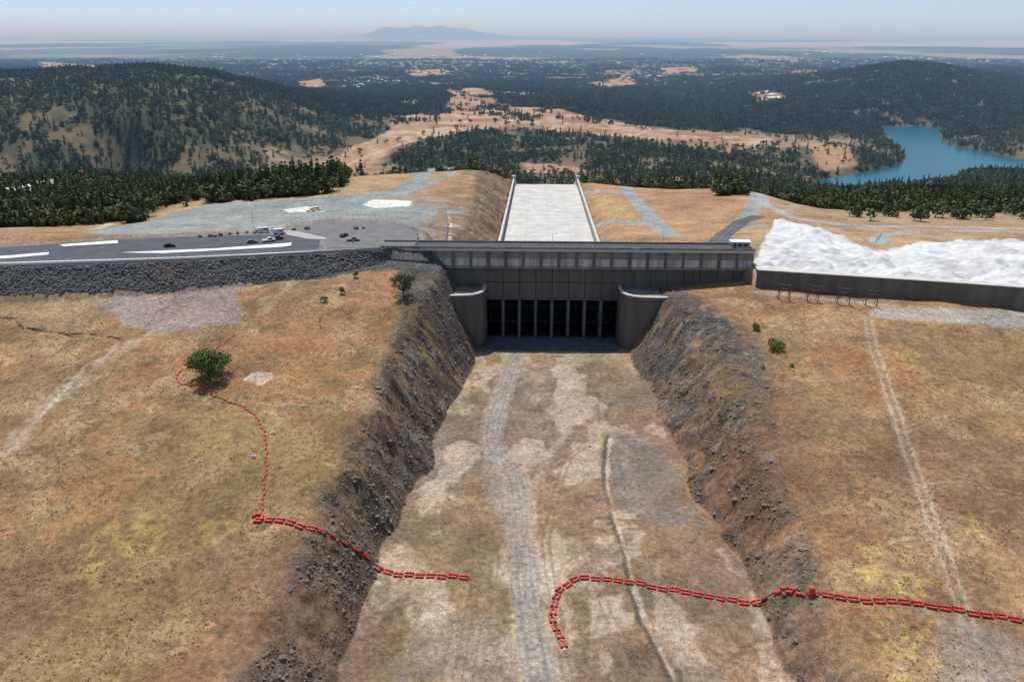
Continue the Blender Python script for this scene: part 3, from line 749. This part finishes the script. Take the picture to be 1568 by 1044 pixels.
# ------------------------------------------------------------ steel portal frames
M_rust=mat('rusty_steel',(.12,.085,.06),.7,.3,2)
for a,b_ in [((1192,459),(1208,461)),((1236,461),(1252,463)),((1282,465),(1300,467)),((1325,468),(1342,470))]:
    p,q=GP([a,b_]); b=MB()
    P1=Vector(p);P2=Vector(q); up=Vector((0,0,6.6))
    b.cyl(P1,P1+up,.2,n=8); b.cyl(P2,P2+up,.2,n=8)
    e=(P2-P1).normalized()
    for h in(6.2,4.6): b.cyl(P1+Vector((0,0,h))-e*.6,P2+Vector((0,0,h))+e*.6,.15,n=6)
    b.cyl(P1+Vector((0,0,2)),P2+Vector((0,0,5.8)),.08,n=6)
    b.cyl(P1+Vector((0,0,5.8)),P1+Vector((0,2.5,0)),.1,n=6); b.cyl(P2+Vector((0,0,5.8)),P2+Vector((0,2.5,0)),.1,n=6)
    b.obj('steel_portal_frame',[M_rust])
# ------------------------------------------------------------ log booms
def resample(P2,step):
    P2=[Vector(p) for p in P2]
    sm=[]
    for i in range(len(P2)-1):
        p0=P2[max(i-1,0)];p1=P2[i];p2=P2[i+1];p3=P2[min(i+2,len(P2)-1)]
        for k in range(12):
            t=k/12; sm.append(.5*((2*p1)+(p2-p0)*t+(2*p0-5*p1+4*p2-p3)*t*t+(3*p1-p0-3*p2+p3)*t**3))
    sm.append(P2[-1]); out=[sm[0]]; rem=step
    for i in range(len(sm)-1):
        a,c=sm[i],sm[i+1]; L_=(c-a).length
        while L_>=rem:
            a=a.lerp(c,rem/L_); out.append(a); L_=(c-a).length; rem=step
        rem-=L_
    return out
def boom(name,px,L_=2.1,gap=.5,r=.42,double=False,jit=.16):
    p2=G2(px); pt=resample(p2,L_+gap); xs=np.array([p.x for p in pt]); ys_=np.array([p.y for p in pt]); zs=HH(xs,ys_)
    b=MB(); rr=random.Random(len(pt))
    for i in range(len(pt)-1):
        a=Vector((xs[i],ys_[i],zs[i]+r*.85)); c=Vector((xs[i+1],ys_[i+1],zs[i+1]+r*.85)); d=(c-a).normalized()
        s=Vector((-d.y,d.x,0)); j=s*rr.uniform(-jit,jit)*2
        for o in ((-.5,.5) if double else (0,)):
            A_=a+j+s*o*1.05; B_=A_+d*L_
            b.cyl(A_+d*.12,B_-d*.12,r,n=10,m=0); b.cyl(A_,A_+d*.12,r*.6,r,n=10,m=1); b.cyl(B_-d*.12,B_,r,r*.6,n=10,m=1)
            for k in(.28,.72): b.cyl(A_+d*(L_*k-.07),A_+d*(L_*k+.07),r*1.05,n=10,m=1)
        b.cyl(a+j+d*L_,c,.09,n=5,m=2)
        if double: b.cyl(a+j+d*.4-s*.7,a+j+d*.4+s*.7,.1,n=5,m=2); b.cyl(a+j+d*(L_-.4)-s*.7,a+j+d*(L_-.4)+s*.7,.1,n=5,m=2)
    return b.obj(name,[M_red,M_reddk,M_steel],smooth=False)
boom('log_boom',[(390,796),(440,799),(485,812),(530,833),(565,855),(580,872),(600,878),(640,881),(722,886)],r=.29,double=True)
boom('log_boom',[(862,992),(852,965),(845,940),(852,910),(878,888),(905,885),(960,891),(1010,900),(1070,910),(1140,923),(1165,920),(1205,906),(1238,912)],r=.29,double=True)
boom('log_boom',[(1238,912),(1300,918),(1390,923),(1440,930),(1500,940),(1568,951),(1640,965)],r=.27,double=True)
boom('log_boom',[(386,793),(392,786),(402,790),(400,800),(390,800)],L_=1.6,r=.4)
boom('log_boom',[(1195,900),(1215,903),(1230,906)],L_=2.0,r=.36)
boom('float_line',[(402,790),(405,740),(408,700),(407,668),(397,648),(380,628),(350,615),(322,604),(318,592),(290,590),(274,588),(272,575),(285,562)],L_=1.5,gap=.5,r=.22)
boom('float_line',[(320,548),(330,535),(350,522),(362,512)],L_=1.5,gap=.5,r=.14)
g=GP([(1242,912)])[0]; b=MB(); b.cyl((0,0,0),(0,0,2.2),.7,.6,14); b.cyl((0,0,2.2),(0,0,2.5),.6,.3,14); b.cyl((0,0,.5),(0,0,.7),.75,.75,14,1); o=b.obj('mooring_buoy',[M_red,M_reddk]); o.location=g
for a in [(389,700),(418,664)]:
    g=GP([a])[0]; b=MB(); b.box(-.5,.5,-.4,.4,0,.45); b.box(-.3,.3,-.25,.25,.45,.7); o=b.obj('concrete_marker_block',[M_concl]); o.location=g
b=MB()
dl_=G2([(-10,484),(20,487),(35,500),(60,507),(100,511),(150,514),(175,517)])
for i in range(len(dl_)-1):
    for k in range(3):
        t=random.random(); x=dl_[i][0]*(1-t)+dl_[i+1][0]*t; y_=dl_[i][1]*(1-t)+dl_[i+1][1]*t
        dx,dy=dl_[i+1][0]-dl_[i][0],dl_[i+1][1]-dl_[i][1]; l=math.hypot(dx,dy); dx/=l;dy/=l
        z=float(HH(np.array([x]),np.array([y_]))[0])+.2
        a=random.uniform(-.4,.4); b.cyl((x,y_,z),(x+(dx*math.cos(a)-dy*math.sin(a))*5,y_+(dy*math.cos(a)+dx*math.sin(a))*5,z+.1),.25,.12,6)
b.obj('driftwood_line',[M_wood])
# ------------------------------------------------------------ trees
def tree(mb,rad,h,trunk_h,nleaf,ls,kind='oak',seed=0,ox=0,oy=0,limbs=5):
    r=random.Random(seed)
    mb.cyl((ox,oy,-.5),(ox+r.uniform(-.2,.2),oy,trunk_h),h*.035,h*.022,6,0,False)
    clumps=[]
    if kind=='oak':
        for i in range(limbs):
            t=2*math.pi*i/limbs+r.uniform(-.4,.4); d=rad*r.uniform(.35,.78); z=trunk_h+(h-trunk_h)*r.uniform(.15,.75)
            p=(ox+d*math.cos(t),oy+d*math.sin(t),z); mb.cyl((ox,oy,trunk_h*.8),p,h*.017,h*.006,5,0,False); clumps.append((p,rad*r.uniform(.26,.46)))
        clumps.append(((ox,oy,h*.8),rad*.42))
    else:
        mb.cyl((ox,oy,trunk_h),(ox,oy,h*.95),h*.02,h*.005,5,0,False)
        for i in range(6):
            f=i/5; z=trunk_h+(h-trunk_h)*f*.93; rr=rad*(1-f*.8)
            t=r.uniform(0,6.28); clumps.append(((ox+rr*.25*math.cos(t),oy+rr*.25*math.sin(t),z),rr*.85))
    for i in range(nleaf):
        c,cr=clumps[r.randrange(len(clumps))]
        d=Vector((r.gauss(0,1),r.gauss(0,1),r.gauss(0,1)*(.7 if kind=='oak' else .5))).normalized()*cr*r.uniform(.55,1.12)
        p=Vector(c)+d; nrm=(d.normalized()+Vector((r.uniform(-.7,.7),r.uniform(-.7,.7),r.uniform(-.2,.9)))).normalized()
        e=nrm.orthogonal().normalized(); g_=nrm.cross(e); a=r.uniform(0,6.28); e2=e*math.cos(a)+g_*math.sin(a); g2=nrm.cross(e2)
        s=ls*r.uniform(.6,1.3); q=[p+e2*s,p+g2*s*.7+nrm*s*.15,p-e2*s*.9,p-g2*s*.8]
        mb.add(q,[(0,1,2,3)],1)
src=bpy.data.collections.new('forest_tree_variants')
for i in range(4):
    b=MB(); tree(b,3.6+.4*i,7.5+i*.6,2.,110,.95,'oak',seed=20+i); src.objects.link(b.obj('a_forest_tree_%d'%i,[M_bark,M_leafF],link=False))
for i in range(2):
    b=MB(); tree(b,2.6,12+2*i,2.,110,.9,'pine',seed=40+i); src.objects.link(b.obj('b_forest_tree_%d'%i,[M_bark,M_leafF],link=False))
src2=bpy.data.collections.new('forest_grove_variants')
for i in range(4):
    b=MB(); r=random.Random(i)
    for k in range(8):
        kd='pine' if r.random()<.4 else 'oak'; h=r.uniform(7,11)*(1.35 if kd=='pine' else 1)
        tree(b,r.uniform(3.5,5) if kd=='oak' else 2.8,h,1.5,42,1.6,kd,seed=100+i*20+k,ox=r.uniform(-16,16),oy=r.uniform(-16,16),limbs=3)
    src2.objects.link(b.obj('forest_grove_%d'%i,[M_bark,M_leafF],link=False))
srcr=bpy.data.collections.new('rock_variants')
for i in range(4): srcr.objects.link(bpy.data.objects.new('rock_var_%d'%i,rockmesh(i,1)))
srcg=bpy.data.collections.new('riprap_variants')
for i in range(4): srcg.objects.link(bpy.data.objects.new('riprap_var_%d'%i,rockmesh(i+9,1,M_rockg)))
srct=bpy.data.collections.new('tuft_variants')
for i in range(3):
    b=MB(); r=random.Random(i+60)
    for k in range(12):
        a=r.uniform(0,6.28); l=r.uniform(.5,1); w_=.16; ca,sa=math.cos(a),math.sin(a); ox_,oy_=r.uniform(-.3,.3),r.uniform(-.3,.3)
        b.add([(ox_-sa*w_,oy_+ca*w_,0),(ox_+sa*w_,oy_-ca*w_,0),(ox_+ca*l*.6,oy_+sa*l*.6,l*.8)],[(0,1,2)])
    srct.objects.link(b.obj('tuft_%d'%i,[M_tuft],link=False))
def scatter(name,P,scl,coll,nvar):
    me=bpy.data.meshes.new(name); me.vertices.add(len(P)); me.vertices.foreach_set('co',np.asarray(P,np.float32).ravel())
    for nm,ty,dat in (('scl','FLOAT',scl),('rz','FLOAT',rng.uniform(0,6.28,len(P)))):
        a=me.attributes.new(nm,ty,'POINT'); a.data.foreach_set('value',np.asarray(dat,np.float32))
    a=me.attributes.new('idx','INT','POINT'); a.data.foreach_set('value',rng.integers(0,nvar,len(P)).astype(np.int32))
    ob=bpy.data.objects.new(name,me); sc.collection.objects.link(ob)
    ng=bpy.data.node_groups.new(name,'GeometryNodeTree')
    ng.interface.new_socket('Geometry',in_out='INPUT',socket_type='NodeSocketGeometry'); ng.interface.new_socket('Geometry',in_out='OUTPUT',socket_type='NodeSocketGeometry')
    N=ng.nodes;L=ng.links
    gi=N.new('NodeGroupInput');go=N.new('NodeGroupOutput'); ip=N.new('GeometryNodeInstanceOnPoints'); ci=N.new('GeometryNodeCollectionInfo')
    ci.inputs['Collection'].default_value=coll; ci.inputs['Separate Children'].default_value=True; ci.inputs['Reset Children'].default_value=True
    def na_(nm,t):
        n_=N.new('GeometryNodeInputNamedAttribute'); n_.data_type=t; n_.inputs['Name'].default_value=nm; return n_.outputs['Attribute']
    L.new(gi.outputs[0],ip.inputs['Points']); L.new(ci.outputs[0],ip.inputs['Instance']); ip.inputs['Pick Instance'].default_value=True
    L.new(na_('idx','INT'),ip.inputs['Instance Index']); L.new(na_('scl','FLOAT'),ip.inputs['Scale'])
    cx=N.new('ShaderNodeCombineXYZ'); L.new(na_('rz','FLOAT'),cx.inputs[2]); er=N.new('FunctionNodeEulerToRotation'); L.new(cx.outputs[0],er.inputs[0]); L.new(er.outputs[0],ip.inputs['Rotation'])
    L.new(ip.outputs[0],go.inputs[0])
    md=ob.modifiers.new('scatter','NODES'); md.node_group=ng; return ob
TREEP=[[(285,305),(400,285),(480,275),(540,266),(530,290),(480,299),(330,312)],[(1090,273),(1142,273),(1142,304),(1095,302)],[(180,352),(200,335),(275,345),(270,356)],[(535,262),(560,255),(555,268)]]
treew=[G2(p) for p in TREEP]; padw=G2(PAD)
def dens(x,y):
    nn=fbm(x,y,70,4,122); bg=fbm(x,y,420,5,120)
    base=sstep(640,780,y+60*(fbm(x,y,45,4,101)-.5))
    base=np.maximum(base,.6*sstep(-195,-240,x)*sstep(395,440,y))
    base=np.maximum(base,.30*sstep(470,560,y)*sstep(170,230,x)*sstep(.42,.6,fbm(x,y,50,3,150)))
    p=base*(1-.72*sstep(.50,.63,nn))*(1-.85*sstep(.60,.67,bg))
    for k,g in enumerate(tanw):
        sd=bbox_sd(g,x,y,200,999); p=p*np.where(sd<14+30*(fbm(x,y,60,3,151)-.5)*2,.03+.25*sstep(.58,.64,fbm(x,y,80,3,152)),1)
    for g in treew: p=np.where(bbox_sd(g,x,y,5,99)<0,.8*sstep(.35,.5,fbm(x,y,18,3,153)),p)
    p=np.where(bbox_sd(padw,x,y,5,99)<2,0,p)
    sd=bbox_sd(LAKE,x,y,100,99); p=np.where(sd<3,0,p)
    u,v=to_local(x,y); p=np.where((np.abs(u)<34)&(v<900),0,p)
    sd=bbox_sd(sw,x,y,20,99); p=np.where(sd<3,0,p)
    return p
def samp(n,y0,y1):
    y=np.exp(rng.uniform(math.log(y0),math.log(y1),n)); x=rng.uniform(-.74,.74,n)*y
    k=rng.random(n)<dens(x,y); x,y=x[k],y[k]; z=HH(x,y); return np.stack([x,y,z-.3],-1)
P1=samp(100000,400,3100); scatter('forest_trees',P1,rng.uniform(.6,1.3,len(P1))*np.interp(P1[:,1],[800,2500],[1,1.25]),src,6)
P2=samp(52000,2300,9500); scatter('distant_forest',P2,rng.uniform(.75,1.35,len(P2)),src2,4)
def rockpts(mask,n):
    idx=np.nonzero(mask.ravel())[0]; k=rng.choice(idx,n)
    x=Xg.ravel()[k]+rng.uniform(-.4,.4,n); y_=Yg.ravel()[k]+rng.uniform(-.4,.4,n)
    return np.stack([x,y_,Zg.ravel()[k]],-1)
scatter('slope_rock_rubble',rockpts((rock>.45)&(Yg<330),14000),np.exp(rng.normal(-1.5,.5,14000)),srcr,4)
scatter('embankment_riprap',rockpts(emb>.5,10000),rng.uniform(.2,.6,10000),srcg,4)
scatter('dry_grass_tufts',rockpts(front&(~chan)&(rock<.3)&(n6>.5)&(Yg>110),12000),rng.uniform(.2,.5,12000),srct,3)
scatter('scattered_stones',rockpts(front&(rock<.5)&(Yg>110),3500),np.exp(rng.normal(-2.0,.4,3500)),srcr,4)
def oak(name,px,py,rad,h,nl,ls,m,seed,tr=1.6):
    b=MB(); tree(b,rad,h,tr,nl,ls,'oak',seed,limbs=11); o=b.obj(name,[M_bark,m]); g=GP([(px,py)])[0]; o.location=g; return o
oak('oak_tree',322,581,6.4,10.2,5200,.30,M_leafO,3)
oak('oak_tree',618,455,4.8,9.8,1700,.30,M_leafF,5,2.6)
oak('small_oak_tree',545,425,1.3,2.6,250,.22,M_leafF,6,.6)
oak('small_oak_tree',524,450,1.3,3,250,.22,M_leafF,7,.7)
oak('green_shrub',1186,535,3.4,3.8,1300,.24,M_leafG,8,.4)
oak('green_shrub',1157,505,1.7,2.7,500,.2,M_leafG,9,.3)
oak('green_shrub',1212,561,.9,1.2,160,.16,M_leafG,10,.2)
oak('green_shrub',1168,564,.8,1.2,140,.16,M_leafG,12,.2)
oak('pale_shrub',497,462,1.5,2.2,300,.2,M_leafF,13,.3)
def dead(px,py,h,seed):
    r=random.Random(seed); b=MB(); b.cyl((0,0,-.3),(.2,0,h*.6),.16,.09,6)
    for i in range(9):
        z=h*r.uniform(.3,.6); t=r.uniform(0,6.28); l=h*r.uniform(.25,.45); p=(.2+l*.7*math.cos(t),l*.7*math.sin(t),z+l*.7); b.cyl((.15,0,z),p,.06,.02,4)
        b.cyl(p,(p[0]+r.uniform(-.5,.5),p[1]+r.uniform(-.5,.5),p[2]+r.uniform(.2,.8)),.03,.01,4)
    o=b.obj('dead_tree',[M_bark]); o.location=GP([(px,py)])[0]
dead(490,500,4.6,1); dead(491,462,2.8,2)
# ------------------------------------------------------------ distant town
b=MB(); r=random.Random(5)
def house(x,y,z,w,l,h,a,m):
    ca,sa=math.cos(a),math.sin(a)
    T=lambda p:(x+p[0]*ca-p[1]*sa,y+p[0]*sa+p[1]*ca,z+p[2])
    v=[(-w,-l,0),(w,-l,0),(w,l,0),(-w,l,0),(-w,-l,h),(w,-l,h),(w,l,h),(-w,l,h),(0,-l,h*1.6),(0,l,h*1.6)]
    v=[T(p) for p in v]; b.add(v,[(0,1,5,4),(1,2,6,5),(2,3,7,6),(3,0,4,7),(4,5,8),(6,7,9)],0); b.add(v,[(5,6,9,8),(7,4,8,9)],m)
cl_=[(1170,148,14),(1185,152,10),(960,120,25),(990,118,20),(600,125,30),(660,112,40),(560,130,25),(740,105,60),(1000,108,50),(1290,95,60),(900,98,80),(830,92,90),(500,92,60),(1180,90,80),(1400,90,50),(420,97,50),(700,88,100),(1500,95,50),(600,85,100),(1000,84,100),(1250,82,60),(340,88,60),(780,115,30),(640,105,25),(70,290,2),(30,300,2)]
pp=[]
for (a,c,s) in cl_:
    for i in range(14 if c<140 else 5): pp.append((a+r.gauss(0,s*.6),c+r.gauss(0,2.2)))
for (x,y_,z) in GP(pp):
    if not(400<y_<30000): continue
    s=max(1,min(y_/5500,3)); house(x,y_,z-.5,r.uniform(5,9)*s,r.uniform(7,16)*s,4*s**.6+2,r.uniform(0,3),r.choice([1,1,2,3]))
b.obj('distant_town',[mat('house_wall',(.45,.42,.37),.9,.1),mat('roof_pale',(.62,.61,.60),.8,.1),mat('roof_brown',(.25,.17,.13),.9,.1),mat('roof_grey',(.35,.35,.36),.9,.1)])
# ------------------------------------------------------------ lake
wm,nt,bb=newmat('lake_water'); bb.inputs['Base Color'].default_value=(.006,.085,.12,1); bb.inputs['Roughness'].default_value=.25; bb.inputs['Specular IOR Level'].default_value=.22
nz=nt.nodes.new('ShaderNodeTexNoise'); nz.inputs['Scale'].default_value=.15; tcn=nt.nodes.new('ShaderNodeTexCoord'); nt.links.new(tcn.outputs['Object'],nz.inputs[0])
bpn=nt.nodes.new('ShaderNodeBump'); bpn.inputs['Strength'].default_value=.3; nt.links.new(nz.outputs[0],bpn.inputs['Height']); nt.links.new(bpn.outputs[0],bb.inputs['Normal'])
lp=np.array(LAKE); x0,x1,y0,y1=lp[:,0].min()-30,lp[:,0].max()+30,lp[:,1].min()-30,lp[:,1].max()+30
b=MB(); b.add([(x0,y0,-164),(x1,y0,-164),(x1,y1,-164),(x0,y1,-164)],[(0,1,2,3)]); b.obj('lake_water',[wm])
# ------------------------------------------------------------ haze (real air volume over the valley)
hm=bpy.data.materials.new('air_haze'); hm.use_nodes=True; nt=hm.node_tree; nt.nodes.clear()
out=nt.nodes.new('ShaderNodeOutputMaterial'); vs_=nt.nodes.new('ShaderNodeVolumeScatter'); vs_.inputs['Color'].default_value=(.36,.62,1,1); vs_.inputs['Density'].default_value=6.2e-5; vs_.inputs['Anisotropy'].default_value=.0
nt.links.new(vs_.outputs[0],out.inputs['Volume'])
b=MB(); b.box(-190000,190000,900,250000,-600,420); b.obj('sky_haze',[hm])
# ------------------------------------------------------------ light, sky, camera
EL=math.radians(68); AZ=math.radians(-25)   # azimuth from +Y, negative = to the left
sd=Vector((math.sin(AZ)*math.cos(EL),math.cos(AZ)*math.cos(EL),math.sin(EL)))
sl=bpy.data.lights.new('sun','SUN'); sl.energy=4.6; sl.angle=math.radians(.5); sl.color=(1,.965,.91)
so=bpy.data.objects.new('sun',sl); so.rotation_euler=sd.to_track_quat('Z','Y').to_euler(); sc.collection.objects.link(so); so.location=(0,0,500)
w=bpy.data.worlds.new('World'); sc.world=w; w.use_nodes=True; nt=w.node_tree
sk=nt.nodes.new('ShaderNodeTexSky'); sk.sky_type='NISHITA'; sk.sun_disc=False; sk.sun_elevation=EL; sk.sun_rotation=AZ; sk.air_density=1.0; sk.dust_density=.8; sk.ozone_density=1.5; sk.altitude=100
tcw=nt.nodes.new('ShaderNodeTexCoord'); av=nt.nodes.new('ShaderNodeVectorMath'); av.operation='ADD'; av.inputs[1].default_value=(0,0,.11)
nv=nt.nodes.new('ShaderNodeVectorMath'); nv.operation='NORMALIZE'
nt.links.new(tcw.outputs['Generated'],av.inputs[0]); nt.links.new(av.outputs[0],nv.inputs[0]); nt.links.new(nv.outputs[0],sk.inputs['Vector'])
bg=nt.nodes['Background']; bg.inputs['Strength'].default_value=.145; nt.links.new(sk.outputs[0],bg.inputs[0])
cam=bpy.data.cameras.new('camera'); cam.sensor_width=36; cam.lens=36*F/1568; cam.clip_start=1; cam.clip_end=400000
co=bpy.data.objects.new('camera',cam); co.location=(0,0,CH); co.rotation_euler=(math.pi/2-TH,0,0); sc.collection.objects.link(co); sc.camera=co
sc.view_settings.view_transform='Standard'; sc.view_settings.look='None'; sc.view_settings.exposure=0
